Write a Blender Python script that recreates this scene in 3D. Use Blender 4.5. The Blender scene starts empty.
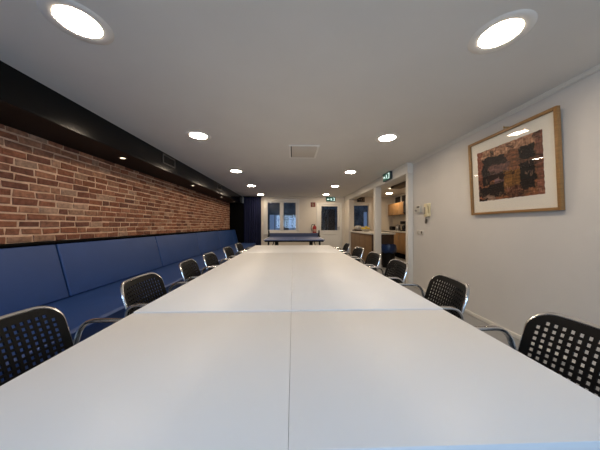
import bpy, bmesh, math, random
from mathutils import Vector, Matrix
random.seed(7)
C = bpy.context.scene.collection
PI = math.pi

# ------------------------------------------------------------------ helpers
def lin(c):
    return tuple((x / 12.92 if x <= .04045 else ((x + .055) / 1.055) ** 2.4) for x in [v / 255 for v in c])

def mat(name, rgb, rough=.5, metal=0, var=0, scale=8, bump=0, bscale=60, emit=None, estr=0, coat=0, spec=.5, stretch=None):
    m = bpy.data.materials.new(name); m.use_nodes = True
    nt = m.node_tree; b = nt.nodes['Principled BSDF']
    c = lin(rgb) + (1,)
    b.inputs['Base Color'].default_value = c
    b.inputs['Roughness'].default_value = rough
    b.inputs['Metallic'].default_value = metal
    b.inputs['Specular IOR Level'].default_value = spec
    if coat:
        b.inputs['Coat Weight'].default_value = coat; b.inputs['Coat Roughness'].default_value = .1
    tc = nt.nodes.new('ShaderNodeTexCoord')
    mp = nt.nodes.new('ShaderNodeMapping')
    nt.links.new(tc.outputs['Object'], mp.inputs['Vector'])
    if stretch: mp.inputs['Scale'].default_value = stretch
    if var:
        n = nt.nodes.new('ShaderNodeTexNoise'); n.inputs['Scale'].default_value = scale; n.inputs['Detail'].default_value = 6
        nt.links.new(mp.outputs[0], n.inputs['Vector'])
        r = nt.nodes.new('ShaderNodeValToRGB')
        r.color_ramp.elements[0].position = .3; r.color_ramp.elements[1].position = .7
        r.color_ramp.elements[0].color = tuple(x * (1 - var) for x in c[:3]) + (1,)
        r.color_ramp.elements[1].color = tuple(min(1, x * (1 + var)) for x in c[:3]) + (1,)
        nt.links.new(n.outputs['Fac'], r.inputs['Fac']); nt.links.new(r.outputs['Color'], b.inputs['Base Color'])
    if bump:
        n2 = nt.nodes.new('ShaderNodeTexNoise'); n2.inputs['Scale'].default_value = bscale; n2.inputs['Detail'].default_value = 4
        nt.links.new(mp.outputs[0], n2.inputs['Vector'])
        bp = nt.nodes.new('ShaderNodeBump'); bp.inputs['Strength'].default_value = bump; bp.inputs['Distance'].default_value = .005
        nt.links.new(n2.outputs['Fac'], bp.inputs['Height']); nt.links.new(bp.outputs['Normal'], b.inputs['Normal'])
    if emit:
        b.inputs['Emission Color'].default_value = lin(emit) + (1,); b.inputs['Emission Strength'].default_value = estr
    return m

def glass_mat(name, refl=.12, tint=(1, 1, 1)):
    m = bpy.data.materials.new(name); m.use_nodes = True
    nt = m.node_tree; nt.nodes.remove(nt.nodes['Principled BSDF'])
    out = nt.nodes['Material Output']
    t = nt.nodes.new('ShaderNodeBsdfTransparent'); t.inputs['Color'].default_value = tint + (1,)
    g = nt.nodes.new('ShaderNodeBsdfGlossy'); g.inputs['Roughness'].default_value = .0
    # two-sided Schlick reflectance
    ge = nt.nodes.new('ShaderNodeNewGeometry'); dt = nt.nodes.new('ShaderNodeVectorMath'); dt.operation = 'DOT_PRODUCT'
    nt.links.new(ge.outputs['Incoming'], dt.inputs[0]); nt.links.new(ge.outputs['Normal'], dt.inputs[1])
    ab = nt.nodes.new('ShaderNodeMath'); ab.operation = 'ABSOLUTE'; nt.links.new(dt.outputs['Value'], ab.inputs[0])
    iv = nt.nodes.new('ShaderNodeMath'); iv.operation = 'SUBTRACT'; iv.inputs[0].default_value = 1; nt.links.new(ab.outputs[0], iv.inputs[1])
    pw = nt.nodes.new('ShaderNodeMath'); pw.operation = 'POWER'; pw.inputs[1].default_value = 5; nt.links.new(iv.outputs[0], pw.inputs[0])
    f = nt.nodes.new('ShaderNodeMath'); f.operation = 'MULTIPLY_ADD'; f.inputs[1].default_value = .96; f.inputs[2].default_value = .04; nt.links.new(pw.outputs[0], f.inputs[0])
    a = nt.nodes.new('ShaderNodeMath'); a.operation = 'ADD'; a.inputs[1].default_value = refl; a.use_clamp = True
    mx = nt.nodes.new('ShaderNodeMixShader')
    nt.links.new(f.outputs[0], a.inputs[0]); nt.links.new(a.outputs[0], mx.inputs[0])
    nt.links.new(t.outputs[0], mx.inputs[1]); nt.links.new(g.outputs[0], mx.inputs[2]); nt.links.new(mx.outputs[0], out.inputs['Surface'])
    return m

def attr_mat(name, attr, rough=.8, noise=0, nscale=20, bump=0):
    m = mat(name, (128, 128, 128), rough, bump=bump, bscale=90, spec=.3)
    nt = m.node_tree; b = nt.nodes['Principled BSDF']
    a = nt.nodes.new('ShaderNodeVertexColor'); a.layer_name = attr
    if noise:
        tc = nt.nodes.new('ShaderNodeTexCoord')
        n = nt.nodes.new('ShaderNodeTexNoise'); n.inputs['Scale'].default_value = nscale; n.inputs['Detail'].default_value = 8
        nt.links.new(tc.outputs['Object'], n.inputs['Vector'])
        mr = nt.nodes.new('ShaderNodeMapRange'); mr.inputs[1].default_value = .25; mr.inputs[2].default_value = .75
        mr.inputs[3].default_value = 1 - noise; mr.inputs[4].default_value = 1 + noise
        nt.links.new(n.outputs['Fac'], mr.inputs[0])
        v = nt.nodes.new('ShaderNodeVectorMath'); v.operation = 'SCALE'
        nt.links.new(a.outputs['Color'], v.inputs[0]); nt.links.new(mr.outputs[0], v.inputs['Scale'])
        nt.links.new(v.outputs[0], b.inputs['Base Color'])
    else:
        nt.links.new(a.outputs['Color'], b.inputs['Base Color'])
    return m

class MB:
    def __init__(s): s.bm = bmesh.new()
    def box(s, a, b, bev=0, seg=2, M=None):
        x0, y0, z0 = [min(p, q) for p, q in zip(a, b)]; x1, y1, z1 = [max(p, q) for p, q in zip(a, b)]
        t = bmesh.new(); bmesh.ops.create_cube(t, size=1)
        for v in t.verts: v.co = Vector((x0 + (v.co.x + .5) * (x1 - x0), y0 + (v.co.y + .5) * (y1 - y0), z0 + (v.co.z + .5) * (z1 - z0)))
        if bev: bmesh.ops.bevel(t, geom=t.edges[:], offset=bev, segments=seg, profile=.5, affect='EDGES')
        return s.merge(t, M)
    def merge(s, t, M=None):
        if M is not None: t.transform(M)
        me = bpy.data.meshes.new('tmp'); t.to_mesh(me); t.free(); s.bm.from_mesh(me); bpy.data.meshes.remove(me); return s
    def cyl(s, p, q, r, r2=None, n=24, cap=True):
        p, q = Vector(p), Vector(q); d = q - p
        t = bmesh.new()
        bmesh.ops.create_cone(t, cap_ends=cap, segments=n, radius1=r, radius2=r if r2 is None else r2, depth=d.length)
        return s.merge(t, Matrix.Translation((p + q) / 2) @ d.to_track_quat('Z', 'Y').to_matrix().to_4x4())
    def sph(s, c, r, sc=(1, 1, 1), n=16, M=None):
        t = bmesh.new(); bmesh.ops.create_uvsphere(t, u_segments=n, v_segments=n // 2 + 2, radius=r)
        for v in t.verts: v.co = Vector((c[0] + v.co.x * sc[0], c[1] + v.co.y * sc[1], c[2] + v.co.z * sc[2]))
        return s.merge(t, M)
    def lathe(s, prof, n=32, c=(0, 0, 0), axis='Z'):
        t = bmesh.new(); rings = []
        for r, z in prof:
            if r < 1e-6: rings.append([t.verts.new((0, 0, z))])
            else: rings.append([t.verts.new((r * math.cos(2 * PI * k / n), r * math.sin(2 * PI * k / n), z)) for k in range(n)])
        for A, B in zip(rings, rings[1:]):
            for k in range(n):
                l = (k + 1) % n
                if len(A) == 1 and len(B) == 1: continue
                if len(A) == 1: t.faces.new((A[0], B[k], B[l]))
                elif len(B) == 1: t.faces.new((A[k], A[l], B[0]))
                else: t.faces.new((A[k], A[l], B[l], B[k]))
        bmesh.ops.recalc_face_normals(t, faces=t.faces[:])
        return s.merge(t, Matrix.Translation(c))
    def tube(s, pts, r, n=12, oval=None):
        pts = [Vector(p) for p in pts]; t = bmesh.new(); rings = []
        up = None
        for i, p in enumerate(pts):
            d = (pts[min(i + 1, len(pts) - 1)] - pts[max(i - 1, 0)]).normalized()
            if up is None:
                up = Vector((0, 0, 1)) if abs(d.z) < .9 else Vector((1, 0, 0))
            a = d.cross(up).normalized(); up = a.cross(d).normalized()
            if oval:      # flattened section, wide across the world Y axis
                a = Vector((0, 1, 0)); up = a.cross(d).normalized()
                rings.append([t.verts.new(p + r * (oval[0] * math.cos(2 * PI * k / n) * a + oval[1] * math.sin(2 * PI * k / n) * up)) for k in range(n)])
                continue
            rings.append([t.verts.new(p + r * (math.cos(2 * PI * k / n) * a + math.sin(2 * PI * k / n) * up)) for k in range(n)])
        for A, B in zip(rings, rings[1:]):
            for k in range(n): t.faces.new((A[k], A[(k + 1) % n], B[(k + 1) % n], B[k]))
        t.faces.new(rings[0][::-1]); t.faces.new(rings[-1])
        bmesh.ops.recalc_face_normals(t, faces=t.faces[:])
        return s.merge(t)
    def prism(s, poly, axis, a, b, bev=0):
        # poly: 2D points in the plane across axis ('X': (y,z), 'Y': (x,z), 'Z': (x,y))
        f = {'X': lambda u, v, w: (w, u, v), 'Y': lambda u, v, w: (u, w, v), 'Z': lambda u, v, w: (u, v, w)}[axis]
        t = bmesh.new()
        A = [t.verts.new(f(u, v, a)) for u, v in poly]; B = [t.verts.new(f(u, v, b)) for u, v in poly]
        n = len(poly)
        t.faces.new(A); t.faces.new(B[::-1])
        for k in range(n): t.faces.new((A[k], B[k], B[(k + 1) % n], A[(k + 1) % n]))
        bmesh.ops.recalc_face_normals(t, faces=t.faces[:])
        if bev: bmesh.ops.bevel(t, geom=t.edges[:], offset=bev, segments=4, profile=.5, affect='EDGES')
        return s.merge(t)
    def build(s, name, m, parent=None, smooth=True, loc=None):
        me = bpy.data.meshes.new(name); s.bm.to_mesh(me); s.bm.free()
        if smooth:
            for p in me.polygons: p.use_smooth = True
            try: me.set_sharp_from_angle(angle=math.radians(35))
            except Exception: pass
        if m: me.materials.append(m)
        o = bpy.data.objects.new(name, me); C.objects.link(o)
        if parent: o.parent = parent
        if loc: o.location = loc
        return o

def fillet(pts, r, n=6):
    pts = [Vector(p) for p in pts]; out = [pts[0]]
    for a, b, c in zip(pts, pts[1:], pts[2:]):
        u, v = (a - b), (c - b); k = min(r, u.length * .48, v.length * .48)
        p, q = b + u.normalized() * k, b + v.normalized() * k
        for i in range(n + 1):
            t = i / n; out.append((1 - t) ** 2 * p + 2 * t * (1 - t) * b + t * t * q)
    out.append(pts[-1]); return out

def tag(o, label=None, cat=None, group=None, kind=None):
    if label: o['label'] = label
    if cat: o['category'] = cat
    if group: o['group'] = group
    if kind: o['kind'] = kind
    return o
def thing(name, loc, label, cat, group=None, rz=0):
    o = bpy.data.objects.new(name, None); C.objects.link(o); o.location = loc; o.rotation_euler = (0, 0, rz)
    return tag(o, label, cat, group)
def struct(o, label, cat): return tag(o, label, cat, kind='structure')
def dup(root, loc, rz, label, group):
    r = root.copy(); C.objects.link(r); r.location = loc; r.rotation_euler = (0, 0, rz); r['label'] = label; r['group'] = group
    for ch in list(root.children):
        c = ch.copy(); C.objects.link(c); c.parent = r
        for g in ch.children:
            d = g.copy(); C.objects.link(d); d.parent = c
    return r

# ------------------------------------------------------------------ measures (metres; the room runs along +Y)
ZC = 2.387            # ceiling
XR = 2.33             # white wall
XL = -2.67            # brick wall
YB = 9.65             # far wall
YR = -2.6             # wall behind the viewpoint
XK = 4.36             # kitchen wall
CAMZ = 1.177
XO = 2.22             # face of beam, pilaster and column

# ------------------------------------------------------------------ materials
M_ceil = mat('ceiling_paint', (226, 222, 215), .9, var=.02, scale=2)
M_wall = mat('white_wall_paint', (212, 207, 200), .75, var=.025, scale=1.5, bump=.08, bscale=120)
M_back = mat('cream_wall_paint', (224, 214, 198), .8, var=.02, scale=2)
M_trim = mat('white_gloss_trim', (226, 221, 210), .45)
M_floor = mat('grey_floor', (150, 149, 147), .45, var=.08, scale=5)
M_soffit = mat('black_lacquer', (11, 8, 7), .55, var=.1, scale=3, spec=.2)
M_soffit_face = mat('black_lacquer_gloss', (6, 5, 4), .17, var=.1, scale=3, spec=.32)
M_black = mat('black_paint', (5, 5, 5), .8, spec=.1)
M_mortar = mat('mortar', (212, 178, 150), .95, var=.2, scale=14, bump=.6, bscale=60)
M_brick = attr_mat('old_brick', 'tone', .9, noise=.38, nscale=26, bump=.7)
M_blue = mat('blue_leatherette', (33, 66, 122), .5, var=.05, scale=3, bump=.05, bscale=200)
M_bluedark = mat('dark_blue_base', (14, 20, 36), .7)
M_table = mat('white_laminate', (234, 235, 236), .45, var=.01, scale=3, spec=.5)
M_seam = mat('table_steel', (150, 152, 156), .35, metal=.9)
M_chrome = mat('chrome', (214, 214, 214), .24, metal=1, var=.02)
M_plastic = mat('black_plastic', (9, 9, 10), .5, var=.08, scale=12, spec=.25)
M_rubber = mat('rubber', (20, 20, 20), .8)
M_lampring = mat('lamp_ring', (240, 236, 228), .4)
M_lamp = mat('lamp_glow', (255, 255, 255), .5, emit=(255, 233, 205), estr=100)
M_spot = mat('spot_glow', (255, 255, 255), .5, emit=(255, 232, 200), estr=5)
M_klamp = mat('kitchen_lamp_glow', (255, 255, 255), .5, emit=(255, 226, 190), estr=80)
M_grille = mat('grille_grey', (96, 92, 88), .4, metal=.3)
M_hole = mat('dark_cavity', (8, 8, 8), .9)
M_hatch = mat('hatch_grey', (214, 206, 194), .7)
M_oak = mat('light_oak', (150, 112, 66), .45, var=.18, scale=10, stretch=(1, 1, 9))
M_cab = mat('honey_wood', (186, 144, 96), .45, var=.12, scale=6, stretch=(1, 1, .3))
M_bar = mat('bar_wood', (122, 92, 58), .5, var=.1, scale=6, stretch=(.3, .3, 2))
M_dwood = mat('dark_brown_wood', (62, 42, 28), .5, var=.1)
M_top = mat('worktop_white', (224, 218, 206), .35)
M_mat = mat('picture_mount', (232, 226, 212), .85)
M_glass = glass_mat('window_glass', -.008)
M_pglass = glass_mat('picture_glass', -.02)
M_cream = mat('cream_plastic', (226, 212, 172), .4)
M_greyp = mat('grey_plastic', (150, 146, 138), .5)
M_cord = mat('grey_cord', (90, 82, 72), .6)
M_red = mat('extinguisher_red', (168, 34, 30), .3)
M_brass = mat('brass', (170, 140, 80), .3, metal=1)
M_signg = mat('sign_green', (14, 92, 76), .4, emit=(10, 112, 92), estr=.15)
M_signw = mat('sign_white', (230, 245, 240), .4, emit=(215, 245, 238), estr=1.3)
M_signoff = mat('sign_dark', (30, 22, 18), .5)
M_signdim = mat('sign_dim', (150, 120, 90), .5)
M_signcase = mat('sign_case', (60, 70, 70), .5)
M_fire = mat('fire_sign_red', (120, 50, 38), .5)
M_curtain = mat('navy_velvet', (15, 22, 60), .85, var=.1, scale=6)
M_tt = mat('table_tennis_blue', (84, 98, 140), .45)
M_ttline = mat('line_white', (220, 220, 220), .5)
M_net = mat('net_dark', (76, 84, 108), .8)
M_bag = mat('blue_bag', (10, 40, 84), .35, bump=.6, bscale=18)
M_yellow = mat('lemon_yellow', (222, 190, 70), .5, var=.08)
M_ceramic = mat('pale_ceramic', (200, 192, 180), .3)
M_steel = mat('steel', (150, 148, 144), .3, metal=1)
M_fac = mat('facade_render', (88, 98, 108), .9, var=.55, scale=2.2)
M_facd = mat('facade_dark_glass', (20, 24, 32), .2)
M_lit = mat('lit_far_window', (120, 150, 190), .5, emit=(150, 180, 225), estr=.2)
M_tree = mat('bark', (96, 92, 86), .9, var=.35)
M_pave = mat('courtyard_paving', (80, 80, 84), .9, var=.15)

# ------------------------------------------------------------------ room shell
def shell():
    X0, X1 = -2.95, 4.55
    struct(MB().box((X0, YR - .2, -.12), (X1, YB + .25, 0)).build('floor', M_floor), 'grey smooth floor under the long white table', 'floor')
    struct(MB().box((X0, YR - .2, ZC), (X1, YB + .25, ZC + .12)).build('ceiling', M_ceil), 'plain off-white ceiling with round recessed lights', 'ceiling')
    # white wall with slim cove and skirting
    struct(MB().box((XR, YR, 0), (XR + .14, 4.36, ZC)).build('wall_right', M_wall), 'plain white wall carrying the framed picture', 'wall')
    mb = MB()
    mb.prism([(XR, ZC), (XR - .03, ZC), (XR - .03, ZC - .008), (XR - .01, ZC - .026), (XR - .01, ZC - .036), (XR, ZC - .036)], 'Y', YR, 4.3)
    struct(mb.build('trim_1', M_trim), 'slim white cove where white wall meets ceiling', 'trim')
    struct(MB().box((XR - .014, YR, 0), (XR, 4.3, .045), .003).build('baseboard_right', M_trim), 'low white skirting along the white wall', 'baseboard')
    # pilaster, column, end pier and beam of the kitchen opening
    struct(MB().box((XO + .015, 4.3, 0), (XR + .14, 4.4, ZC - .2), .004).build('trim_2', M_trim), 'white pilaster at the near end of kitchen opening', 'pilaster')
    struct(MB().box((XO, 6.02, 0), (XO + .17, 6.14, ZC - .2), .004).build('trim_3', M_trim), 'white square column between the two kitchen openings', 'column')
    struct(MB().box((XO, 8.9, 0), (XR + .1, YB, ZC - .2), .004).build('trim_4', M_back), 'cream wall pier beside the far door', 'pier')
    mb = MB(); mb.box((XO, 4.3, ZC - .2), (XR + .14, YB, ZC), .003)
    mb.box((XO - .014, 4.29, ZC - .045), (XO, YB, ZC), .003)
    struct(mb.build('trim_5', M_trim), 'white boxed beam over the kitchen openings', 'beam')
    # brick wall: mortar bed with individually laid bricks, one surface
    mb = MB(); mb.box((XL - .2, YR, 0), (XL - .003, YB + .2, ZC))
    struct(mb.build('wall_left', M_mortar), 'old brick wall behind the blue banquette', 'wall')
    o = bpy.data.objects['wall_left']
    bm = bmesh.new(); lay = bm.loops.layers.float_color.new('tone')
    z, row = .93, 0
    tones = [(136, 88, 66), (142, 95, 73), (128, 82, 62), (150, 104, 80), (120, 77, 60), (138, 96, 76), (110, 72, 58), (152, 110, 86), (132, 84, 62), (154, 118, 95)]
    while z < 2.2:
        h = .058 + random.uniform(-.004, .004); y = -1.2 - random.random() * .2
        z0 = z
        while y < YB:
            w = random.choice([.165, .18, .185, .19, .1, .2]) + random.uniform(-.012, .012)
            j = lambda a=.006: random.uniform(-a, a)
            d = random.uniform(.002, .009)
            xb, xf = XL - .02, XL + d
            e = .006
            base = [(y + j(), z0 + j()), (y + w + j(), z0 + j()), (y + w + j(), z0 + h + j()), (y + j(), z0 + h + j())]
            cy, cz = y + w / 2, z0 + h / 2
            vb = [bm.verts.new((xb, a, b)) for a, b in base]
            vm = [bm.verts.new((xf - .005, a, b)) for a, b in base]
            vf = [bm.verts.new((xf + j(.002), a + j(.004) + (e if a < cy else -e), b + (e if b < cz else -e))) for a, b in base]
            col = list(lin(random.choice(tones)))
            if random.random() < .07: col = list(lin((164, 132, 110)))
            g = random.uniform(.97, 1.28); col = [c * g for c in col] + [1]
            fs = [bm.faces.new(vf)]
            for k in range(4):
                l = (k + 1) % 4
                fs.append(bm.faces.new((vm[k], vm[l], vf[l], vf[k]))); fs.append(bm.faces.new((vb[k], vb[l], vm[l], vm[k])))
            for f in fs:
                for lp in f.loops: lp[lay] = col
            y += w + .015
        z += h + .017; row += 1
    bmesh.ops.recalc_face_normals(bm, faces=bm.faces[:])
    t = MB(); t.bm.free(); t.bm = bm
    b = t.build('brick_facing', M_brick, o, smooth=False)
    # black lacquered soffit above the banquette
    XS = -2.15
    so = struct(MB().box((XL - .01, YR, ZC - .288), (XS, YB, ZC)).build('trim_6', M_soffit_face), 'glossy black boxed soffit above the brick wall', 'soffit')
    so.data.materials.append(M_soffit)
    for p in so.data.polygons:
        if p.normal.z < -.5: p.material_index = 1
    struct(MB().box((XL - .01, YB - .08, 0), (-1.98, YB, ZC - .288), .002).build('trim_7', M_black), 'black panel closing the far end of the banquette alcove', 'panel')
    # far wall with openings: window 1, door 1, kitchen window 2
    W1 = (-1.19, .22, .86, 2.24); D1 = (1.06, 2.06, 0, 2.09); W2 = (2.5, 3.3, 1.07, 2.06)
    mb = MB(); y0, y1 = YB, YB + .2
    xs = [(-2.95, W1[0]), (W1[1], D1[0]), (D1[1], W2[0]), (W2[1], 4.55)]
    for a, b in xs: mb.box((a, y0, 0), (b, y1, ZC))
    mb.box((W1[0], y0, 0), (W1[1], y1, W1[2])); mb.box((W1[0], y0, W1[3]), (W1[1], y1, ZC))
    mb.box((D1[0], y0, D1[3]), (D1[1], y1, ZC))
    mb.box((W2[0], y0, 0), (W2[1], y1, W2[2])); mb.box((W2[0], y0, W2[3]), (W2[1], y1, ZC))
    struct(mb.build('wall_back', M_back), 'cream far wall with window and glazed door', 'wall')
    # window 1: outer frame, two casements
    r = thing('window_1', ((W1[0] + W1[1]) / 2, YB, W1[2]), 'two-pane casement window on the far wall', 'window'); r['kind'] = 'structure'
    hw, hh = (W1[1] - W1[0]) / 2, W1[3] - W1[2]
    f = MB(); T = .075
    for a, b in [((-hw - .05, -.03, -.05), (-hw + .05, .1, hh + .05)), ((hw - .05, -.03, -.05), (hw + .05, .1, hh + .05)),
                 ((-hw + .05, -.03, hh - .05), (hw - .05, .1, hh + .05)), ((-hw + .05, -.03, -.05), (hw - .05, .1, .05)), ((-.025, -.02, .05), (.025, .1, hh - .05))]: f.box(a, b, .004)
    f.build('window_frame', M_trim, r)
    MB().box((-hw - .08, -.09, -.085), (hw + .08, -.03, -.05), .004).build('window_sill', M_trim, r)
    for s in (-1, 1):
        x0, x1 = (-hw + .05, -.025) if s < 0 else (.025, hw - .05)
        c = MB(); k = .055
        c.box((x0, -.015, .05), (x0 + k, .06, hh - .05), .004); c.box((x1 - k, -.015, .05), (x1, .06, hh - .05), .004)
        c.box((x0 + k, -.015, .05), (x1 - k, .06, .05 + k), .004); c.box((x0 + k, -.015, hh - .05 - k), (x1 - k, .06, hh - .05), .004)
        cs = c.build('casement', M_trim, r)
        MB().box((x0 + k, .02, .05 + k), (x1 - k, .026, hh - .05 - k)).build('pane', M_glass, cs, smooth=False)
        if s > 0:
            MB().box((x0 + .015, -.04, hh * .45), (x0 + .035, -.015, hh * .45 + .11), .004).build('handle', M_steel, cs)
    # door 1
    r = thing('door_1', ((D1[0] + D1[1]) / 2, YB, 0), 'white exit door with a large glass pane', 'door'); r['kind'] = 'structure'
    hw = (D1[1] - D1[0]) / 2; H = D1[3]
    f = MB()
    for a, b in [((-hw - .05, -.03, 0), (-hw + .04, .12, H + .05)), ((hw - .04, -.03, 0), (hw + .05, .12, H + .05)), ((-hw + .04, -.03, H - .04), (hw - .04, .12, H + .05))]: f.box(a, b, .004)
    f.build('door_frame', M_trim, r)
    a, b = -hw + .045, hw - .045; gx0, gx1, gz0, gz1 = -.35, .36, .95, 1.98
    d = MB()
    d.box((a, -.005, .01), (gx0, .045, H - .045)); d.box((gx1, -.005, .01), (b, .045, H - .045))
    d.box((gx0, -.005, .01), (gx1, .045, gz0)); d.box((gx0, -.005, gz1), (gx1, .045, H - .045))
    # raised moulding round glass and lower panel
    for (x0, x1, z0, z1) in [(gx0 - .03, gx1 + .03, gz0 - .03, gz1 + .03), (gx0 - .03, gx1 + .03, .14, .8)]:
        for p, q in [((x0, -.018, z0), (x0 + .03, -.005, z1)), ((x1 - .03, -.018, z0), (x1, -.005, z1)), ((x0 + .03, -.018, z0), (x1 - .03, -.005, z0 + .03)), ((x0 + .03, -.018, z1 - .03), (x1 - .03, -.005, z1))]: d.box(p, q, .003)
    lf = d.build('door_leaf', M_trim, r)
    MB().box((gx0, .018, gz0), (gx1, .024, gz1)).build('pane', M_glass, lf, smooth=False)
    h = MB(); h.box((b - .045, -.03, .98), (b - .02, -.005, 1.12), .003); h.tube(fillet([(b - .032, -.02, 1.06), (b - .032, -.06, 1.06), (b - .14, -.06, 1.06)], .02), .009); h.build('handle', M_steel, lf)
    # window 2 in the kitchen
    r = thing('window_2', ((W2[0] + W2[1]) / 2, YB, W2[2]), 'dark kitchen window in a white frame above the bar', 'window'); r['kind'] = 'structure'
    hw, hh = (W2[1] - W2[0]) / 2, W2[3] - W2[2]
    f = MB()
    for a, b in [((-hw - .09, -.03, -.06), (-hw + .04, .1, hh + .08)), ((hw - .04, -.03, -.06), (hw + .09, .1, hh + .08)), ((-hw + .04, -.03, hh - .04), (hw - .04, .1, hh + .08)), ((-hw + .04, -.03, -.06), (hw - .04, .1, .04))]: f.box(a, b, .004)
    f.build('window_frame', M_trim, r)
    MB().box((-hw + .04, .03, .04), (hw - .04, .036, hh - .04)).build('pane', M_glass, r, smooth=False)
    # kitchen walls
    struct(MB().box((XK, 4.38, 0), (XK + .15, YB, ZC)).build('wall_kitchen_side', M_back), 'cream kitchen wall behind the cabinets', 'wall')
    struct(MB().box((XR + .14, 4.38, 0), (XK, 4.52, ZC)).build('wall_kitchen_front', M_back), 'kitchen wall backing onto the white wall', 'wall')
    # wall behind the viewpoint, with a wide window to the daylight
    Wr = (-1.7, 1.5, .85, 2.2)
    mb = MB(); y0, y1 = YR - .2, YR
    mb.box((-2.95, y0, 0), (Wr[0], y1, ZC)); mb.box((Wr[1], y0, 0), (2.6, y1, ZC))
    mb.box((Wr[0], y0, 0), (Wr[1], y1, Wr[2])); mb.box((Wr[0], y0, Wr[3]), (Wr[1], y1, ZC))
    struct(mb.build('wall_rear', M_wall), 'white wall facing the far window', 'wall')
    r = thing('window_3', ((Wr[0] + Wr[1]) / 2, YR, Wr[2]), 'wide daylight window opposite the far wall', 'window'); r['kind'] = 'structure'
    hw, hh = (Wr[1] - Wr[0]) / 2, Wr[3] - Wr[2]
    f = MB()
    for a, b in [((-hw, -.12, 0), (-hw + .06, .02, hh)), ((hw - .06, -.12, 0), (hw, .02, hh)), ((-hw + .06, -.12, hh - .06), (hw - .06, .02, hh)), ((-hw + .06, -.12, 0), (hw - .06, .02, .06)), ((-.03, -.12, .06), (.03, .02, hh - .06)), ((-.82, -.11, .06), (-.76, .01, hh - .06)), ((.76, -.11, .06), (.82, .01, hh - .06)), ((-hw + .06, -.1, .86), (hw - .06, 0, .91))]: f.box(a, b, .004)  # inner mullions and transom are unseen, added to pattern the window's reflection
    f.build('window_frame', M_trim, r)
    MB().box((-hw + .06, -.09, .06), (hw - .06, -.084, hh - .06)).build('pane', glass_mat('rear_glass', .02), r, smooth=False)
shell()

# dark duct under the kitchen ceiling, high vents
struct(MB().box((3.08, 4.52, ZC - .07), (3.4, 7.0, ZC), .004).build('trim_8', M_dwood), 'dark brown boxed duct under the kitchen ceiling', 'duct')
r = thing('window_4', (XK, 8.9, 2.08), 'pair of small dark panes high on the kitchen wall', 'window'); r['kind'] = 'structure'
f = MB()
for y in (-.62, -.04, .54): f.box((-.03, y, 0), (0, y + .08, .26), .003)
f.box((-.03, -.62, -.04), (0, .62, 0), .003); f.box((-.03, -.62, .26), (0, .62, .3), .003)
f.build('window_frame', M_trim, r)
for y in (-.54, .04): MB().box((-.012, y, 0), (-.002, y + .5, .26)).build('pane', M_facd, r)

# ------------------------------------------------------------------ tables
def table(x0, x1, y0, y1, label, dz=0):
    cx, cy = (x0 + x1) / 2, (y0 + y1) / 2; hx, hy = (x1 - x0) / 2, (y1 - y0) / 2
    r = thing('meeting_table', (cx, cy, 0), label, 'table', 'white meeting tables pushed together')
    zt = .73 + dz
    MB().box((-hx, -hy, zt - .025), (hx, hy, zt), .002, 2).build('tabletop', M_table, r)
    f = MB(); ix, iy = hx - .14, hy - .1
    for s in (-1, 1):
        f.box((-ix, s * iy - .015, zt - .065), (ix, s * iy + .015, zt - .025), .002)
        f.box((s * ix - .015, -iy + .015, zt - .065), (s * ix + .015, iy - .015, zt - .025), .002)
    f.build('frame', M_seam, r)
    for sx in (-1, 1):
        for sy in (-1, 1):
            l = MB(); l.cyl((sx * ix, sy * iy, .012), (sx * ix, sy * iy, zt - .03), .02); l.build('leg', M_seam, r)
            g = MB(); g.cyl((sx * ix, sy * iy, 0), (sx * ix, sy * iy, .014), .024)
            g.build('foot_glide', M_rubber, r.children[-1])
tw = .797
table(-tw - .016, -.0102, .446, 1.166, 'white table section closest to the camera, on the brick-wall side of the long seam')
table(-.0092, tw, .446, 1.166, 'white table section closest to the camera, on the white-wall side of the long seam')
table(-tw - .016, -.0102, 1.171, 3.585, 'long white table section in the middle, on the brick-wall side of the seam', .004)
table(-.0092, tw, 1.171, 3.585, 'long white table section in the middle, on the white-wall side of the seam', .004)
table(-tw - .016, tw, 3.59, 4.93, 'broad white table section at the far end, without a lengthwise seam', .004)

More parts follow.
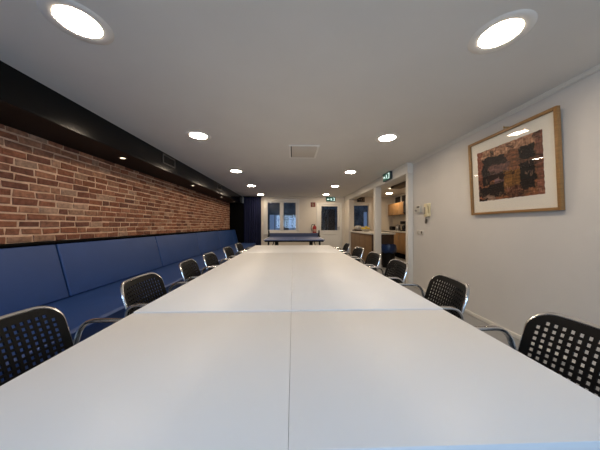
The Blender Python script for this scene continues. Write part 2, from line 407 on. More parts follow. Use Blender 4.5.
# ------------------------------------------------------------------ chairs
def back_surface(u, v):          # u across, v 0..1 up -> local point (chair looks along +X)
    return Vector((-.205 - .085 * v - .02 * v ** 3 + .035 * (u / .225) ** 2, u, .43 + .352 * v))
def perforated(nu, nv, hu, hv, rad, fn, solid_rows=0):
    # rounded rectangular shell with rows of square holes; fn maps (u in -hu..hu, w in -hv..hv) to a point
    pitch = .0262; gu, gv = nu * pitch + .012, nv * pitch + .012
    def lines(n, g):
        L = [-g / 2]
        for k in range(n):
            a = -g / 2 + .012 + k * pitch; L += [a, a + pitch - .012]
        return L + [g / 2]
    us, vs = lines(nu, gu), lines(nv, gv)
    bm = bmesh.new()
    V = [[bm.verts.new(fn(u, v)) for v in vs] for u in us]
    def inside(u, v):
        a, b = hu - .022, hv - .022; q = (max(abs(u) - (a - rad), 0), max(abs(v) - (b - rad), 0))
        return math.hypot(*q) < rad if (q[0] > 0 and q[1] > 0) else (abs(u) < a and abs(v) < b)
    for i in range(len(us) - 1):
        for j in range(len(vs) - 1):
            if i % 2 == 1 and j % 2 == 1 and j // 2 >= solid_rows and inside((us[i] + us[i + 1]) / 2, (vs[j] + vs[j + 1]) / 2): continue
            bm.faces.new((V[i][j], V[i + 1][j], V[i + 1][j + 1], V[i][j + 1]))
    def outline(u, v):
        lo, hi = 0, 3
        for _ in range(40):
            s = (lo + hi) / 2; a, b = abs(u * s), abs(v * s)
            q = (max(a - (hu - rad), 0), max(b - (hv - rad), 0))
            ins = (math.hypot(*q) < rad) if (q[0] > 0 and q[1] > 0) else (a < hu and b < hv)
            if ins: lo = s
            else: hi = s
        return u * lo, v * lo
    ni, nj = len(us), len(vs)
    ring = [(i, 0) for i in range(ni)] + [(ni - 1, j) for j in range(1, nj)] + [(i, nj - 1) for i in range(ni - 2, -1, -1)] + [(0, j) for j in range(nj - 2, 0, -1)]
    out = [bm.verts.new(fn(*outline(us[i], vs[j]))) for i, j in ring]
    n = len(ring)
    for k in range(n):
        l = (k + 1) % n
        bm.faces.new((V[ring[k][0]][ring[k][1]], out[k], out[l], V[ring[l][0]][ring[l][1]]))
    bmesh.ops.recalc_face_normals(bm, faces=bm.faces[:])
    return bm
def make_chair(loc, rz, label, group):
    r = thing('armchair', loc, label, 'chair', group, rz)
    hu, hv = .222, .185
    t = MB(); t.bm.free(); t.bm = perforated(15, 12, hu, hv, .085, lambda u, w: back_surface(u, (w + hv) / (2 * hv)))
    b = t.build('backrest', M_plastic, r, smooth=False)
    s = b.modifiers.new('thick', 'SOLIDIFY'); s.thickness = .007; s.offset = 0
    t = MB(); t.bm.free(); t.bm = perforated(14, 13, .215, .21, .07, lambda u, w: Vector((w + .02, u, .445 - .02 * math.cos(u / .215 * 1.4) - (.02 * max(0, (w - .12) / .09) ** 2))))
    b = t.build('seat', M_plastic, r, smooth=False)
    s = b.modifiers.new('thick', 'SOLIDIFY'); s.thickness = .008; s.offset = 0
    # chrome tube running behind the backrest rim
    pts = []
    W = .222; R = .085
    path = [(-W, -.12), (-W, 1 - R / .37)]
    for k in range(1, 8): a = PI - k / 8 * PI / 2; path.append((-W + R + R * math.cos(a), 1 - R / .37 + R / .37 * math.sin(a)))
    path += [(-W + R, 1), (0, 1), (W - R, 1)]
    for k in range(1, 8): a = PI / 2 - k / 8 * PI / 2; path.append((W - R + R * math.cos(a), 1 - R / .37 + R / .37 * math.sin(a)))
    path += [(W, 1 - R / .37), (W, -.12)]
    fine = []
    for (a, b), (c, d) in zip(path, path[1:]):
        for k in range(4): fine.append((a + (c - a) * k / 4, b + (d - b) * k / 4))
    fine.append(path[-1])
    for u, v in fine: pts.append(back_surface(u, v) + Vector((-.010, 0, .004)))
    MB().tube(pts, .0105, 10).build('back_frame', M_chrome, r)
    for s in (-1, 1):
        a = fillet([(.215, s * .258, .40), (.185, s * .268, .672), (-.2, s * .268, .678), (-.238, s * .234, .47)], .07, 8)
        MB().tube(a, .0108, 12, oval=(1.6, .95)).build('armrest', M_chrome, r)
        MB().tube([(.215, s * .258, .40), (.245, s * .258, .0)], .0108, 10).build('leg', M_chrome, r)
        MB().tube(fillet([(-.195, s * .222, .40), (-.2, s * .235, .33), (-.27, s * .25, 0)], .05), .0108, 10).build('leg', M_chrome, r)
    f = MB()
    for s in (-1, 1): f.tube([(.215, s * .258, .41), (-.195, s * .226, .41)], .009, 8)
    f.tube([(.1, -.25, .412), (.1, .25, .412)], .008, 8); f.tube([(-.12, -.23, .412), (-.12, .23, .412)], .008, 8)
    f.build('seat_frame', M_chrome, r)
    return r
GL, GR = 'armchairs on the brick-wall side of the table', 'armchairs on the white-wall side of the table'
ordn = ['closest', 'second', 'third', 'fourth', 'fifth', 'sixth']
txtL = ['black perforated armchair on the brick-wall side of the table, cut off by the picture edge',
        'black perforated armchair, second from the camera in the row beside the blue banquette',
        'black perforated armchair, third from the camera in the row beside the blue banquette',
        'black perforated armchair, fourth from the camera in the row beside the blue banquette',
        'black perforated armchair, fifth from the camera in the row beside the blue banquette',
        'black perforated armchair, last and smallest in the row beside the blue banquette']
txtR = ['large black perforated armchair by the white wall, cut off by the picture edge',
        'black perforated armchair, second from the camera on the white-wall side, beyond the framed picture',
        'black perforated armchair in front of the kitchen opening, third on the white-wall side',
        'black perforated armchair in front of the white column, fourth on the white-wall side',
        'black perforated armchair before the wooden bar, fifth on the white-wall side',
        'black perforated armchair closest to the far door, last on the white-wall side']
yL = [.945, 1.71, 2.46, 3.06, 3.9, 4.68]; yR = [.795, 1.61, 2.37, 3.06, 3.78, 4.62]
aL = [0, .03, .1, .03, 0, -.03]; aR = [0, -.12, -.04, 0, .03, -.02]
ch = make_chair((-.90, yL[0], 0), aL[0], txtL[0], GL)
for k in range(1, 6): dup(ch, (-.84, yL[k], 0), aL[k], txtL[k], GL)
for k in range(6): dup(ch, (.84, yR[k], 0), PI + aR[k], txtR[k], GR)

# ------------------------------------------------------------------ banquette
r = thing('banquette', (-2.1, 4.2, 0), 'long blue upholstered banquette under the brick wall', 'bench')
o = lambda p: (p[0] + 2.1, p[1] - 4.2, p[2])
MB().box(o((-2.65, -1, 0)), o((-1.62, 9.28, .3)), .004).build('base', M_bluedark, r)
t = MB(); t.prism([(-2.64 + 2.1, .3), (-1.55 + 2.1, .3), (-1.53 + 2.1, .425), (-1.56 + 2.1, .44), (-2.64 + 2.1, .435)], 'Y', -1 - 4.2, 9.3 - 4.2, .006); t.build('seat', M_blue, r)
edges = [-.92, .73, 2.38, 4.03, 5.68, 7.33, 8.98, 9.5]
for y0, y1 in zip(edges, edges[1:]):
    t = MB()
    t.prism([(-2.28 + 2.1, .442), (-2.42 + 2.1, .982), (-2.53 + 2.1, .955), (-2.40 + 2.1, .442)], 'Y', y0 - 4.2 + .007, y1 - 4.2 - .007, .014)
    t.build('backrest', M_blue, r)
MB().box(o((-2.66, -1, .3)), o((-2.545, 9.54, .985)), .003).build('back_board', M_black, r)
MB().box(o((-2.66, -1, .985)), o((-2.45, 9.54, 1.003)), .003).build('top_rail', M_black, r)

# ------------------------------------------------------------------ curtain
def curtain():
    r = thing('curtain', (-1.70, YB - .13, 0), 'dark blue full-length curtain beside the far window', 'curtain')
    bm = bmesh.new(); n = 96; rows = 10; V = []
    for j in range(rows + 1):
        z = .03 + (2.35 - .03) * j / rows; row = []
        for i in range(n + 1):
            x = -.36 + .72 * i / n
            row.append(bm.verts.new((x, .045 * math.sin(i / n * 2 * PI * 8 + .5 * math.sin(z * 1.3)) * (1 - .25 * j / rows) + .01 * math.sin(i * .9), z)))
        V.append(row)
    for j in range(rows):
        for i in range(n): bm.faces.new((V[j][i], V[j][i + 1], V[j + 1][i + 1], V[j + 1][i]))
    t = MB(); t.bm.free(); t.bm = bm
    c = t.build('drape', M_curtain, r); m = c.modifiers.new('thick', 'SOLIDIFY'); m.thickness = .006
    MB().box((-.4, -.02, 2.345), (.39, .02, 2.375), .004).build('curtain_rail', M_black, r)
    b = MB(); b.box((-.36, -.01, 2.374), (-.33, .01, ZC)); b.box((.3, -.01, 2.374), (.33, .01, ZC)); b.build('bracket', M_greyp, r)
curtain()

# ------------------------------------------------------------------ ceiling lights
def ceil_light(name, loc, label, group, glow=M_lamp, R=.165, rd=.108):
    r = thing(name, loc, label, 'ceiling light', group)
    m = MB(); m.lathe([(R, 0), (R - .004, -.003), (R - .03, -.005), (rd + .01, -.005), (rd, -.003), (rd, 0)], 48); m.build('ring', M_lampring, r)
    m = MB(); m.lathe([(rd, -.0035), (rd * .6, -.008), (0, -.010)], 48); m.lathe([(0, -.001), (rd, -.001)], 48); m.build('diffuser', glow, r)
    return r
ys = [1.385, 3.09, 5.1, 6.98, 8.93]
GA = 'round ceiling lights'
l0 = None
for k, y in enumerate(ys):
    for s, side in ((-1, 'beside the black soffit'), (1, 'on the white-wall side')):
        lab = 'round recessed ceiling light, %s from the camera in the row %s' % (ordn[k] if k else 'first', side)
        if l0 is None: l0 = ceil_light('ceiling_light', (1.31 if s > 0 else -1.28, y, ZC), lab, GA)
        else: dup(l0, (1.31 if s > 0 else -1.28, y, ZC), 0, lab, GA)
ceil_light('kitchen_light', (3.68, 8.5, ZC), 'round ceiling light over the kitchen cabinets', None, M_klamp, .15, .11)
ceil_light('kitchen_light', (3.45, 6.4, ZC), 'unseen round ceiling light added in the near part of the kitchen', None, M_klamp, .15, .11)  # lamp out of view, added to help light the kitchen
ceil_light('small_kitchen_light', (3.2, 7.35, ZC), 'tiny ceiling spot beside the dark kitchen duct', None, M_spot, .06, .045)
s0 = None
for k, y in enumerate([1.0, 3.17, 5.33, 7.45, 9.0]):
    lab = 'small round spot under the black soffit, %s from the camera' % (['first', 'second', 'third', 'fourth', 'fifth'][k])
    if s0 is None:
        s0 = thing('soffit_spot', (-2.34, y, ZC - .288), lab, 'spotlight', 'small spots under the black soffit')
        m = MB(); m.lathe([(.05, 0), (.05, -.003), (.042, -.007), (.034, -.007), (.03, -.004), (.03, 0)], 32); m.build('ring', M_steel, s0)
        m = MB(); m.lathe([(.03, -.003), (0, -.004)], 32); m.lathe([(0, -.001), (.03, -.001)], 32); m.build('bulb', M_spot, s0)
    else: dup(s0, (-2.34, y, ZC - .288), 0, lab, 'small spots under the black soffit')

# soffit vents
def vent(y, label):
    r = thing('air_vent', (-2.15, y, ZC - .105), label, 'vent', 'vents in the black soffit')
    f = MB(); h, w = .078, .19
    for a, b in [((0, -w, -h), (.012, -w + .018, h)), ((0, w - .018, -h), (.012, w, h)), ((0, -w + .018, h - .018), (.012, w - .018, h)), ((0, -w + .018, -h), (.012, w - .018, -h + .018))]: f.box(a, b, .002)
    f.build('frame', M_grille, r)
    s = MB(); s.box((0, -w + .018, -h + .018), (.002, w - .018, h - .018))
    s.build('backing', M_hole, r)
    s = MB()
    for k in range(7):
        z = -h + .027 + k * .0165
        s.prism([(.002, z + .006), (.004, z + .006), (.011, z - .003), (.009, z - .003)], 'Y', -w + .018, w - .018)
    s.build('louvres', mat('louvre', (46, 44, 43), .5), r)
vent(3.97, 'rectangular louvred vent in the black soffit, the closer and larger-looking one')
vent(6.6, 'rectangular louvred vent in the black soffit, the farther one near the curtain')

# ceiling hatch
r = thing('ceiling_hatch', (.17, 3.72, ZC), 'square grey access panel in the middle of the ceiling', 'hatch')
f = MB(); w, d, k = .235, .32, .03
for a, b in [((-w, -d, -.012), (-w + k, d, 0)), ((w - k, -d, -.012), (w, d, 0)), ((-w + k, d - k, -.012), (w - k, d, 0)), ((-w + k, -d, -.012), (w - k, -d + k, 0))]: f.box(a, b, .002)
f.build('frame', M_lampring, r)
MB().box((-w + k + .014, -d + k + .02, -.007), (w - k, d - k, -.001), .002).build('panel', M_hatch, r)
MB().box((-w + k, -d + k, -.0012), (w - k, d - k, 0)).build('painted_shadow_gap', M_hole, r)  # near-black sheet paints the shade line along two sides of the panel

# ------------------------------------------------------------------ framed picture
def picture():
    y0, y1, z0, z1 = 1.848, 2.822, 1.305, 2.20
    W, H = y1 - y0, z1 - z0
    r = thing('framed_picture', (XR - .006, (y0 + y1) / 2, z0), 'large wood-framed abstract in browns and black on the white wall', 'picture')
    r.rotation_euler = (0, -math.atan(.045 / H), 0)      # leans forward from the wall at the top
    f = MB(); hw = W / 2; k = .028; T = -.036
    for a, b in [((T, -hw, 0), (0, -hw + k, H)), ((T, hw - k, 0), (0, hw, H)), ((T, -hw + k, 0), (0, hw - k, k)), ((T, -hw + k, H - k), (0, hw - k, H))]: f.box(a, b, .003)
    f.build('frame', M_oak, r)
    MB().box((-.012, -hw + k, k), (-.002, hw - k, H - k)).build('mount', M_mat, r)
    # painting: pigment on a fine grid (Y runs away from the camera; s = 0 at its far side)
    ay0, ay1, az0, az1 = 1.985 - (y0 + y1) / 2, 2.71 - (y0 + y1) / 2, 1.465 - z0, 2.055 - z0
    bm = bmesh.new(); lay = bm.loops.layers.float_color.new('paint'); N, K = 150, 120
    from mathutils import noise as nz
    def col(s, t):           # s 0 = far edge .. 1 = near edge, t 0 bottom .. 1 top
        q = Vector((s * 4, t * 4, 0))
        s2 = s + .045 * nz.noise(q * 2.2) + .018 * nz.noise(q * 8); t2 = t + .05 * nz.noise(q * 2.2 + Vector((9, 3, 0))) + .02 * nz.noise(q * 9)
        n1 = nz.noise(Vector((s * 5, t * 22, 2))); n2 = nz.noise(Vector((s * 26, t * 26, 5))); n3 = nz.noise(Vector((s * 3, t * 5, 8)))
        c = Vector((122, 80, 54)) + Vector((44, 22, 12)) * n1 + Vector((30, 16, 10)) * n2
        if t2 > .83: c = Vector((176, 132, 102)) + Vector((60, 54, 48)) * n2
        if s2 < .09: c = Vector((140, 82, 58)) + 30 * n1 * Vector((1, .6, .5))
        if .09 < s2 < .22 and .3 < t2 < .82: c = Vector((28, 20, 18))
        if .2 < s2 < .5 and .66 < t2 < .84: c = Vector((40, 30, 28)) + Vector((30, 22, 22)) * n1
        if .22 < s2 < .55 and .5 < t2 < .66: c = Vector((112, 82, 74)) + Vector((40, 30, 30)) * n1
        if .18 < s2 < .52 and .38 < t2 < .5: c = Vector((44, 28, 26)) + Vector((24, 14, 14)) * n2
        if .3 < s2 < .62 and .26 < t2 < .38: c = Vector((120, 90, 88)) + Vector((36, 30, 32)) * n1
        if .02 < s2 < .46 and .08 < t2 < .3 + .08 * n3: c = Vector((26, 18, 16))
        if .46 < s2 < .7 and .2 < t2 < .5: c = Vector((128, 88, 44)) + Vector((30, 24, 14)) * n1
        if .5 < s2 < .72 and t2 < .2: c = Vector((92, 56, 40)) + Vector((60, 46, 44)) * n2
        if .7 < s2 < .9 and .12 < t2 < .84: c = Vector((24, 18, 16)) + Vector((10, 8, 8)) * n2
        if .68 < s2 < .9 and .58 < t2 < .62: c = Vector((104, 70, 52))
        if s2 > .92: c = Vector((128, 84, 66)) + Vector((40, 24, 20)) * n1
        if .1 < s2 < .3 and t2 < .1: c = Vector((150, 120, 100)) + 40 * n2 * Vector((1, 1, 1))
        if t2 < .05 and s2 < .14: c = Vector((20, 14, 12))
        n4 = nz.noise(Vector((s * 60, t * 14, 11))); n5 = nz.noise(Vector((s * 12, t * 50, 4))); n6 = nz.noise(Vector((s * 9, t * 9, 21)))
        c = c * (1 + .28 * n4 + .3 * n5)
        if n6 > .28 and n5 > 0: c = c * .35 + Vector((18, 10, 8))
        if n6 < -.38 and n4 > .1: c = c * .5 + Vector((96, 72, 58))
        c = c * .92
        return lin(tuple(max(6, min(235, x)) for x in c)) + (1,)
    V = [[None] * (K + 1) for _ in range(N + 1)]
    for i in range(N + 1):
        for j in range(K + 1):
            s, t = i / N, j / K
            y = ay1 + (ay0 - ay1) * s; z = az0 + (az1 - az0) * t
            if i in (0, N): y += .006 * nz.noise(Vector((3, t * 20, i)))
            if j in (0, K): z += .008 * nz.noise(Vector((s * 20, 3, j)))
            V[i][j] = bm.verts.new((-.0135, y, z))
    for i in range(N):
        for j in range(K):
            f_ = bm.faces.new((V[i][j], V[i + 1][j], V[i + 1][j + 1], V[i][j + 1])); c = col((i + .5) / N, (j + .5) / K)
            for lp in f_.loops: lp[lay] = c
    g = bmesh.ops.extrude_face_region(bm, geom=bm.faces[:])
    for v in [e for e in g['geom'] if isinstance(e, bmesh.types.BMVert)]: v.co.x += .0014
    bmesh.ops.recalc_face_normals(bm, faces=bm.faces[:])
    t = MB(); t.bm.free(); t.bm = bm
    t.build('painting', attr_mat('pigment', 'paint', .6, noise=.15, nscale=60), r, smooth=False)
    MB().box((-.022, -hw + k, k), (-.020, hw - k, H - k)).build('glazing', M_pglass, r, smooth=False)
    h = MB(); h.cyl((-.01, .02, H + .03), (.046, .02, H + .032), .006, n=10); h.tube([(-.006, .02, H - .01), (-.006, .02, H + .045)], .004, 8)
    h.build('hook', M_brass, r)
picture()

# ------------------------------------------------------------------ wall devices
r = thing('door_phone', (XR, 3.82, 1.32), 'cream door-entry handset on the white wall', 'intercom')
MB().box((-.022, -.085, 0), (0, .085, .23), .006).build('base', M_cream, r)
t = MB(); t.box((-.055, -.062, .0), (-.036, -.012, .225), .006); t.box((-.054, -.068, .005), (-.02, -.006, .055), .008); t.box((-.054, -.068, .17), (-.02, -.006, .222), .008); t.build('handset', M_cream, r)
t = MB(); t.box((-.026, .02, .05), (-.022, .07, .17), .002); t.build('speaker_panel', M_greyp, r)
pts = [(-.03 + .009 * math.cos(k * .9), .0 + .009 * math.sin(k * .9) + .02 * math.sin(k * .05), -.005 - .11 * math.sin(min(1, k / 60) * PI / 2) * (1 if k < 60 else (1 - (k - 60) / 70))) for k in range(110)]
MB().tube(pts, .0045, 6).build('cord', M_cord, r)
r = thing('thermostat', (XR, 4.06, 1.40), 'small grey-white box next to the door-entry handset', 'thermostat')
MB().box((-.045, -.085, 0), (0, .085, .13), .008).build('casing', mat('thermo', (196, 192, 180), .5), r)
MB().box((-.047, -.06, .09), (-.043, .03, .12), .001).build('display', M_cord, r)
MB().cyl((-.045, .05, .045), (-.058, .05, .045), .018).build('dial', M_greyp, r)
for k, (y, lab) in enumerate([(3.99, 'white wall socket below the grey-white box'), (4.11, 'white wall switch beside the kitchen pilaster')]):
    r = thing('wall_socket' if k == 0 else 'wall_switch', (XR, y, 1.0), lab, 'socket' if k == 0 else 'switch')
    MB().box((-.012, -.042, 0), (0, .042, .084), .004).build('plate', mat('plate', (206, 198, 184), .4), r)
    if k == 0: MB().cyl((-.0125, 0, .042), (-.008, 0, .042), .024).build('socket_well', M_cord, r)
    else: MB().box((-.019, -.025, .018), (-.011, .025, .066), .004).build('rocker', mat('rocker', (190, 182, 168), .4), r)

# signs
def ngon(mb, pts, fn, d=.002): pass
def sign_shapes(mb, fn):
    # arrow pointing to the -u end, running figure, doorway. fn(u, v, depth) -> point
    def poly(pts):
        t = bmesh.new()
        A = [t.verts.new(fn(u, v, 0)) for u, v in pts]; B = [t.verts.new(fn(u, v, 1)) for u, v in pts]; n = len(pts)
        t.faces.new(A); t.faces.new(B[::-1])
        for k in range(n): t.faces.new((A[k], B[k], B[(k + 1) % n], A[(k + 1) % n]))
        bmesh.ops.recalc_face_normals(t, faces=t.faces[:]); mb.merge(t)
    poly([(-.85, 0), (-.6, .42), (-.6, .16), (-.32, .16), (-.32, -.16), (-.6, -.16), (-.6, -.42)])
    poly([(.02, .62), (.09, .7), (.16, .62), (.09, .52)])
    poly([(-.1, .3), (.0, .45), (.18, .42), (.16, .0), (.28, -.3), (.2, -.66), (.12, -.62), (.16, -.32), (.06, -.12), (-.02, -.4), (-.18, -.42), (-.18, -.32), (-.08, -.3), (.02, .02), (.02, .3), (-.04, .18)])
    poly([(.42, .74), (.86, .74), (.86, -.74), (.42, -.74), (.42, -.62), (.72, -.62), (.72, .6), (.42, .6)])
r = thing('exit_sign', (1.62, YB, 2.185), 'lit green exit sign above the glazed far door', 'sign')
MB().box((-.2, -.04, 0), (.2, 0, .19), .004).build('casing', M_signcase, r)
MB().box((-.19, -.044, .01), (.19, -.04, .18)).build('sign_face', M_signg, r)
m = MB(); sign_shapes(m, lambda u, v, d: (u * .19, -.0445 - .0012 * d, .095 + v * .085)); m.build('pictogram', M_signw, r)
r = thing('exit_sign', (XO - .016, 5.14, 2.205), 'dark green exit sign with white running figure on the white beam', 'sign')
MB().box((-.045, -.2, 0), (0, .2, .175), .004).build('casing', M_signcase, r)
MB().box((-.049, -.19, .008), (-.045, .19, .167)).build('sign_face', M_signg, r)
m = MB(); sign_shapes(m, lambda u, v, d: (-.0495 - .0012 * d, -u * .19, .0875 + v * .08)); m.build('pictogram', M_signw, r)
r = thing('unlit_sign', (2.93, YB, 2.17), 'unlit dark sign above the kitchen window', 'sign')
MB().box((-.16, -.05, 0), (.16, 0, .2), .004).build('casing', M_signoff, r)
m = MB(); sign_shapes(m, lambda u, v, d: (u * .14, -.051 - .0012 * d, .1 + v * .07)); m.build('pictogram', M_signdim, r)
r = thing('fire_sign', (.86, YB, 1.95), 'small dark red square fire sign on the far wall', 'sign')
MB().box((-.1, -.006, 0), (.1, 0, .2), .001).build('plate', M_fire, r)
m = MB(); m.box((-.03, -.008, .03), (.025, -.006, .13)); m.box((-.012, -.008, .13), (.008, -.006, .16)); m.box((-.05, -.008, .145), (-.012, -.006, .158)); m.box((-.056, -.008, .07), (-.046, -.006, .158)); m.build('pictogram', M_signdim, r)

# fire extinguisher
r = thing('fire_extinguisher', (.92, YB - .1, .8), 'red fire extinguisher hung on the wall by the far door', 'fire extinguisher')
m = MB(); m.lathe([(0, 0), (.075, .005), (.082, .02), (.082, .27), (.07, .315), (.03, .345), (.022, .36), (0, .36)], 32); m.build('cylinder_body', M_red, r)
m = MB(); m.cyl((0, 0, .36), (0, 0, .39), .02); m.box((-.012, -.06, .385), (.012, .03, .4), .003); m.box((-.012, -.065, .41), (.012, .02, .42), .003); m.build('valve', M_rubber, r)
m = MB(); m.tube(fillet([(-.015, 0, .375), (-.12, -.01, .41), (-.155, -.02, .25), (-.11, -.02, .1)], .06), .011); m.build('hose', M_rubber, r)
m = MB(); m.lathe([(.0825, .1), (.0832, .1), (.0832, .2), (.0825, .2)], 32); m.build('label_band', mat('label_band', (190, 150, 130), .5), r)
m = MB(); m.box((-.02, .075, .12), (.02, .1, .36), .002); m.build('bracket', M_rubber, r)

# ------------------------------------------------------------------ table tennis table
r = thing('table_tennis_table', (.03, 6.96, 0), 'blue table tennis table below the far window', 'table')
for s in (-1, 1):
    tp = MB().box((-.7625, .004 if s > 0 else -1.37, 0.7910), (.7625, 1.37 if s > 0 else -.004, 0.8130), .002).build('tabletop', M_tt, r)
    ln = MB(); a, b = (.004, 1.37) if s > 0 else (-1.37, -.004); zz = 0.8132
    ln.box((-.7625, a, zz), (-.7425, b, zz + .0006)); ln.box((.7425, a, zz), (.7625, b, zz + .0006)); ln.box((-.0015, a, zz), (.0015, b, zz + .0006))
    e = 1.35 * s; ln.box((-.7425, min(e, e + .02 * s), zz), (.7425, max(e, e + .02 * s), zz + .0006)); ln.build('marking_lines', M_ttline, tp)
    f = MB(); f.box((-.7550, s * .2 - .02, 0.7430), (.7550, s * .2 + .02, 0.7900)); f.box((-.7550, s * 1.2 - .02, 0.7430), (.7550, s * 1.2 + .02, 0.7900))
    for x in (-.7, .7): f.box((x - .015, min(s * .22, s * 1.18), 0.7430), (x + .015, max(s * .22, s * 1.18), 0.7900))
    f.build('apron', M_rubber, r)
    for x in (-.66, .66):
        MB().box((x - .022, s * 1.15 - .022, 0), (x + .022, s * 1.15 + .022, 0.7430), .003).build('leg', M_rubber, r)
        MB().tube([(x, s * 1.15, .3), (x * .86, s * .45, 0.7430)], .014).build('brace', M_rubber, r)
        MB().box((x * .78 - .02, s * .26 - .02, 0), (x * .78 + .02, s * .26 + .02, 0.7430), .003).build('leg', M_rubber, r)
net = MB(); net.box((-.78, -.001, 0.8150), (.78, .001, 0.922)); n_ = net.build('net', M_net, r)
MB().box((-.78, -.003, 0.919), (.78, .003, 0.931)).build('net_tape', mat('tape', (130, 132, 138), .6), n_)
for s in (-1, 1):
    p = MB(); x = s * .775; p.cyl((x, 0, 0.7730), (x, 0, 0.9830), .03, .022); p.cyl((x, 0, 0.9830), (x, 0, 1.02), .02, .012); p.box((x - .035 , -.05, 0.8150), (x + .035, .05, 0.8530), .005)
    p.box((x - .035, -.03, 0.7430), (x + .035, .03, 0.7830), .005); p.build('net_post', M_rubber, r)

# ------------------------------------------------------------------ bar and kitchen
r = thing('bar_counter', (2.62, 7.7, 0), 'brown wooden bar with pale top beneath the dark kitchen window', 'counter')
MB().box((-.32, -1.18, .0), (.34, 1.16, .9), .003).build('body', M_bar, r)
MB().box((-.36, -1.21, .9), (.38, 1.18, .95), .004).build('worktop', M_top, r)
MB().box((-.315, -1.195, .02), (.335, -1.181, .895), .002).build('shaded_end_panel', M_dwood, r)  # darker brown paints the shadow on the bar's end face
p = MB()
for y in (-.58, .0, .58): p.box((-.323, y - .004, .08), (-.319, y + .004, .88))
p.build('panel_joints', M_dwood, r)

r = thing("kitchen_base_cabinet", (4.04, 8.4, 0), 'honey-wood kitchen base unit with pale worktop along the kitchen wall', 'kitchen cabinet')
MB().box((-.24, -1.55, .18), (.30, -.05, .91), .002).build('body', M_dwood, r)
MB().box((-.2, -1.55, 0), (.3, 1.2, .18)).build('plinth', M_black, r)
for k in range(3):
    y = -1.55 + k * .5
    d = MB().box((-.26, y + .006, .185), (-.24, y + .494, .9), .003).build('door', M_cab, r)
    MB().tube(fillet([(-.26, y + .06, .78), (-.285, y + .06, .78), (-.285, y + .06, .66), (-.26, y + .06, .66)], .012), .006, 8).build('handle', M_steel, d)
MB().box((-.29, -1.56, .91), (.3, 1.2, .955), .004).build('worktop', M_top, r)
MB().box((-.24, -.045, .18), (.3, 1.19, .91), .002).build('appliance_bay', M_black, r)
r = thing('kitchen_wall_cabinet', (4.19, 8.7, 1.565), 'honey-wood wall cabinet with three doors above the kitchen worktop', 'kitchen cabinet')
MB().box((-.17, -.66, 0), (.16, .66, .47), .002).build('body', M_dwood, r)
for k in range(3):
    y = -.66 + k * .44
    d = MB().box((-.19, y + .004, .004), (-.17, y + .436, .466), .003).build('door', M_cab, r)
    MB().cyl((-.19, y + .05, .06), (-.21, y + .05, .06), .011, n=12).build('knob', M_steel, d)
r = thing('extractor_box', (4.19, 7.86, 1.6), 'dark appliance hung beside the honey-wood wall cabinet', 'appliance')
MB().box((-.2, -.17, 0), (.16, .17, .4), .006).build('casing', M_plastic, r)
MB().box((-.206, -.13, .1), (-.2, .13, .36), .002).build('window_glass', M_facd, r)

# worktop goods
r = thing('coffee_machine', (4.02, 7.95, .955), 'black coffee machine on the kitchen worktop', 'coffee machine')
t = MB(); t.box((-.12, -.13, 0), (.14, .13, .05), .01); t.box((.02, -.13, .05), (.14, .13, .36), .012); t.box((-.12, -.13, .25), (.02, .13, .36), .012); t.build('housing', M_plastic, r)
t = MB(); t.lathe([(0, 0), (.055, 0), (.066, .05), (.06, .11), (.045, .14), (.043, .14), (.055, .1), (.05, .01), (0, .008)], 24, (-.05, 0, .052)); t.build('jug', M_facd, r)
r = thing('kettle', (3.98, 8.42, .955), 'dark kettle with a loop handle on the kitchen worktop', 'kettle')
t = MB(); t.lathe([(0, 0), (.09, 0), (.1, .03), (.085, .16), (.06, .21), (.02, .23), (.015, .25), (0, .252)], 28); t.build('kettle_body', M_steel, r)
MB().tube(fillet([(0, -.07, .2), (0, -.15, .22), (0, -.15, .08), (0, -.09, .06)], .04), .011).build('handle', M_plastic, r)
MB().cyl((0, .07, .14), (0, .13, .2), .022, .012).build('spout', M_steel, r)
for k, (y, h, lab) in enumerate([(8.15, .3, 'tall dark bottle between kettle and coffee machine'), (8.24, .24, 'shorter dark bottle next to the kettle')]):
    t = MB(); t.lathe([(0, 0), (.035, 0), (.037, .01), (.037, h * .6), (.014, h * .76), (.013, h), (0, h)], 20)
    o_ = t.build('bottle', M_facd, None, loc=(4.1, y, .955)); tag(o_, lab, 'bottle', 'bottles on the kitchen worktop')
r = thing('toaster', (4.05, 9.0, .955), 'low dark toaster at the far end of the kitchen worktop', 'toaster')
MB().box((-.09, -.15, .01), (.09, .15, .17), .03, 4).build('casing', M_plastic, r)
t = MB(); t.box((-.04, -.11, .169), (-.015, .11, .172)); t.box((.015, -.11, .169), (.04, .11, .172)); t.build('slots', M_hole, r)

r = thing('fruit_bowl', (2.5, 7.62, .95), 'shallow pale bowl holding yellow fruit on the wooden bar', 'bowl')
t = MB(); t.lathe([(0, 0), (.07, 0), (.08, .008), (.15, .05), (.175, .085), (.168, .085), (.14, .052), (.07, .016), (0, .014)], 36); t.build('bowl_shell', M_ceramic, r)
fr = [(-.068, -.062, .088), (.062, -.068, .088), (-.005, .075, .088), (-.103, .035, .105), (.1, .035, .105), (.0, -.005, .15)]
for k, p in enumerate(fr):
    t = MB(); t.sph((0, 0, 0), .043, (1.25, 1, 1), 18); t.sph((.05, 0, 0), .012, (1.4, 1, 1), 10)
    o_ = t.build('lemon', M_yellow, None, loc=(2.5 + p[0], 7.62 + p[1], .95 + p[2])); o_.rotation_euler = (0, .2 * (k - 2), k * 1.1)
    tag(o_, 'yellow lemon lying in the pale bowl on the bar', 'fruit', 'lemons in the fruit bowl')
r = thing('serving_tray', (2.46, 8.45, .95), 'flat dark tray on the far end of the wooden bar', 'tray')
t = MB(); t.box((-.16, -.22, 0), (.16, .22, .012), .004); t.build('tray_base', M_dwood, r)
t = MB()
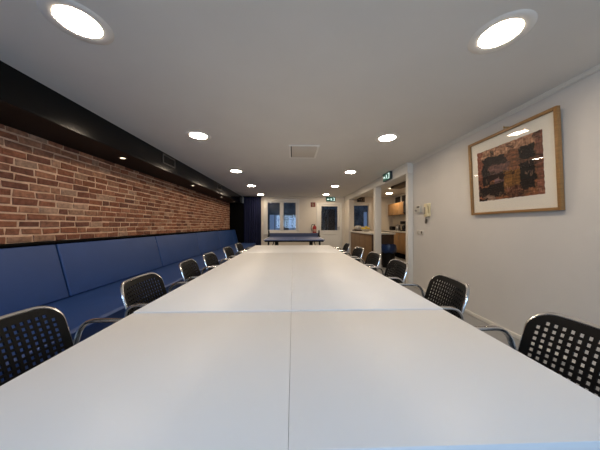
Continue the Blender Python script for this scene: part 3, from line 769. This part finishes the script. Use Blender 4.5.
for a, b in [((-.16, -.22, .01), (-.148, .22, .05)), ((.148, -.22, .01), (.16, .22, .05)), ((-.148, -.22, .01), (.148, -.208, .05)), ((-.148, .208, .01), (.148, .22, .05))]: t.box(a, b, .003)
t.build('rim', M_dwood, r)
t = MB(); t.lathe([(0, 0), (.06, 0), (.1, .06), (.11, .13), (.09, .19), (.085, .19), (.1, .13), (.09, .06), (0, .01)], 32)
tag(t.build('serving_bowl', M_ceramic, None, loc=(2.47, 8.45, .962)), 'deep pale bowl standing on the dark tray', 'bowl')

# waste bin with blue bag
r = thing('waste_bin', (2.66, 6.2, 0), 'black waste bin with a blue bag in front of the bar end', 'bin')
t = MB(); t.lathe([(0, 0), (.15, 0), (.155, .01), (.19, .6), (.196, .605), (.19, .61), (.182, .6), (.148, .02), (0, .02)], 36); t.build('bin_body', M_plastic, r)
bm = bmesh.new(); n = 48; prof = [(.186, .56, 0), (.203, .63, .2), (.198, .63, .3), (.207, .56, .8), (.205, .48, 1), (.2, .42, 1.4)]; R_ = []
for pr, pz, a in prof:
    R_.append([bm.verts.new(((pr + a * .008 * math.sin(k * 1.9 + pz * 30)) * math.cos(2 * PI * k / n), (pr + a * .008 * math.sin(k * 1.9 + pz * 30)) * math.sin(2 * PI * k / n), pz + a * .012 * math.sin(k * .8))) for k in range(n)])
for A, B in zip(R_, R_[1:]):
    for k in range(n): bm.faces.new((A[k], A[(k + 1) % n], B[(k + 1) % n], B[k]))
t = MB(); t.bm.free(); t.bm = bm; b_ = t.build('bag_liner', M_bag, r); b_.modifiers.new('thick', 'SOLIDIFY').thickness = .002

# ------------------------------------------------------------------ outside the far windows
struct(MB().box((-9, YB + .25, -.3), (12, 22, -.12)).build('courtyard_ground', M_pave), 'paved courtyard beyond the far window', 'ground')
r = thing('courtyard_building', (1, 15.5, -.12), 'grey building across the courtyard seen through the far window', 'building')
MB().box((-8, 0, 0), (9, 2, 6)).build('wall', M_fac, r)
for k, (x, z, w, h, lit) in enumerate([(-2.6, .5, .7, 1.5, 1), (-1.3, .5, .6, 1.3, 1), (-.35, 1.6, .5, 1.4, 1), (.9, .2, 1, 2.2, 0), (2.3, 1.2, .8, 1.4, 0), (-4.2, .6, 1, 1.5, 0), (3.9, 1.0, .5, 1.2, 1), (5.4, .4, 1.1, 1.6, 0)]):
    f = MB(); f.box((x - .06, -.05, z - .06), (x, 0, z + h + .06)); f.box((x + w, -.05, z - .06), (x + w + .06, 0, z + h + .06)); f.box((x, -.05, z + h), (x + w, 0, z + h + .06)); f.box((x, -.05, z - .06), (x + w, 0, z)); f.box((x + w / 2 - .02, -.04, z), (x + w / 2 + .02, -.01, z + h))
    w_ = f.build('window', M_fac, r); MB().box((x, -.02, z), (x + w, -.01, z + h)).build('pane', M_lit if lit else M_facd, w_)
for k, (x, y, h, lab) in enumerate([(.35, 12.6, 4.2, 'bare tree trunk outside, seen in the far window'), (1.75, 12.9, 4.0, 'bare tree trunk outside, seen in the glazed door')]):
    t = MB(); t.tube([(0, 0, 0), (.03, 0, 1), (-.02, .02, 2), (.04, 0, 3), (.0, 0, h)], .07, 10)
    t.tube([(0, 0, 1.6), (.3, .1, 2.3), (.5, .1, 3.2)], .03, 8); t.tube([(0, 0, 1.9), (-.3, -.1, 2.6), (-.45, -.1, 3.4)], .03, 8)
    tag(t.build('tree_trunk', M_tree, None, loc=(x, y, -.12)), lab, 'tree')

# ------------------------------------------------------------------ daylight
w = bpy.data.worlds.new('World'); bpy.context.scene.world = w; w.use_nodes = True
w.node_tree.nodes['Background'].inputs[0].default_value = (.30, .42, .62, 1)
w.node_tree.nodes['Background'].inputs[1].default_value = .5
L = bpy.data.lights.new('daylight', 'AREA'); L.shape = 'RECTANGLE'; L.size = 3.0; L.size_y = 1.3; L.energy = 112; L.color = (.46, .69, 1)
lo = bpy.data.objects.new('daylight', L); C.objects.link(lo); lo.location = (-.1, YR - .16, 1.52); lo.rotation_euler = (math.radians(90), 0, 0)

# ------------------------------------------------------------------ camera
cam = bpy.data.cameras.new('camera'); co = bpy.data.objects.new('camera', cam); C.objects.link(co)
cam.sensor_width = 36; cam.lens = 13.5; cam.clip_start = .02
co.location = (0, 0, CAMZ); co.rotation_euler = (math.radians(90), 0, -math.atan(7 / 225))
sc = bpy.context.scene; sc.camera = co
sc.view_settings.view_transform = 'Standard'; sc.view_settings.look = 'None'; sc.view_settings.gamma = 1; sc.view_settings.use_curve_mapping = False
sc.view_settings.exposure = 0
sc.cycles.sample_clamp_indirect = 0
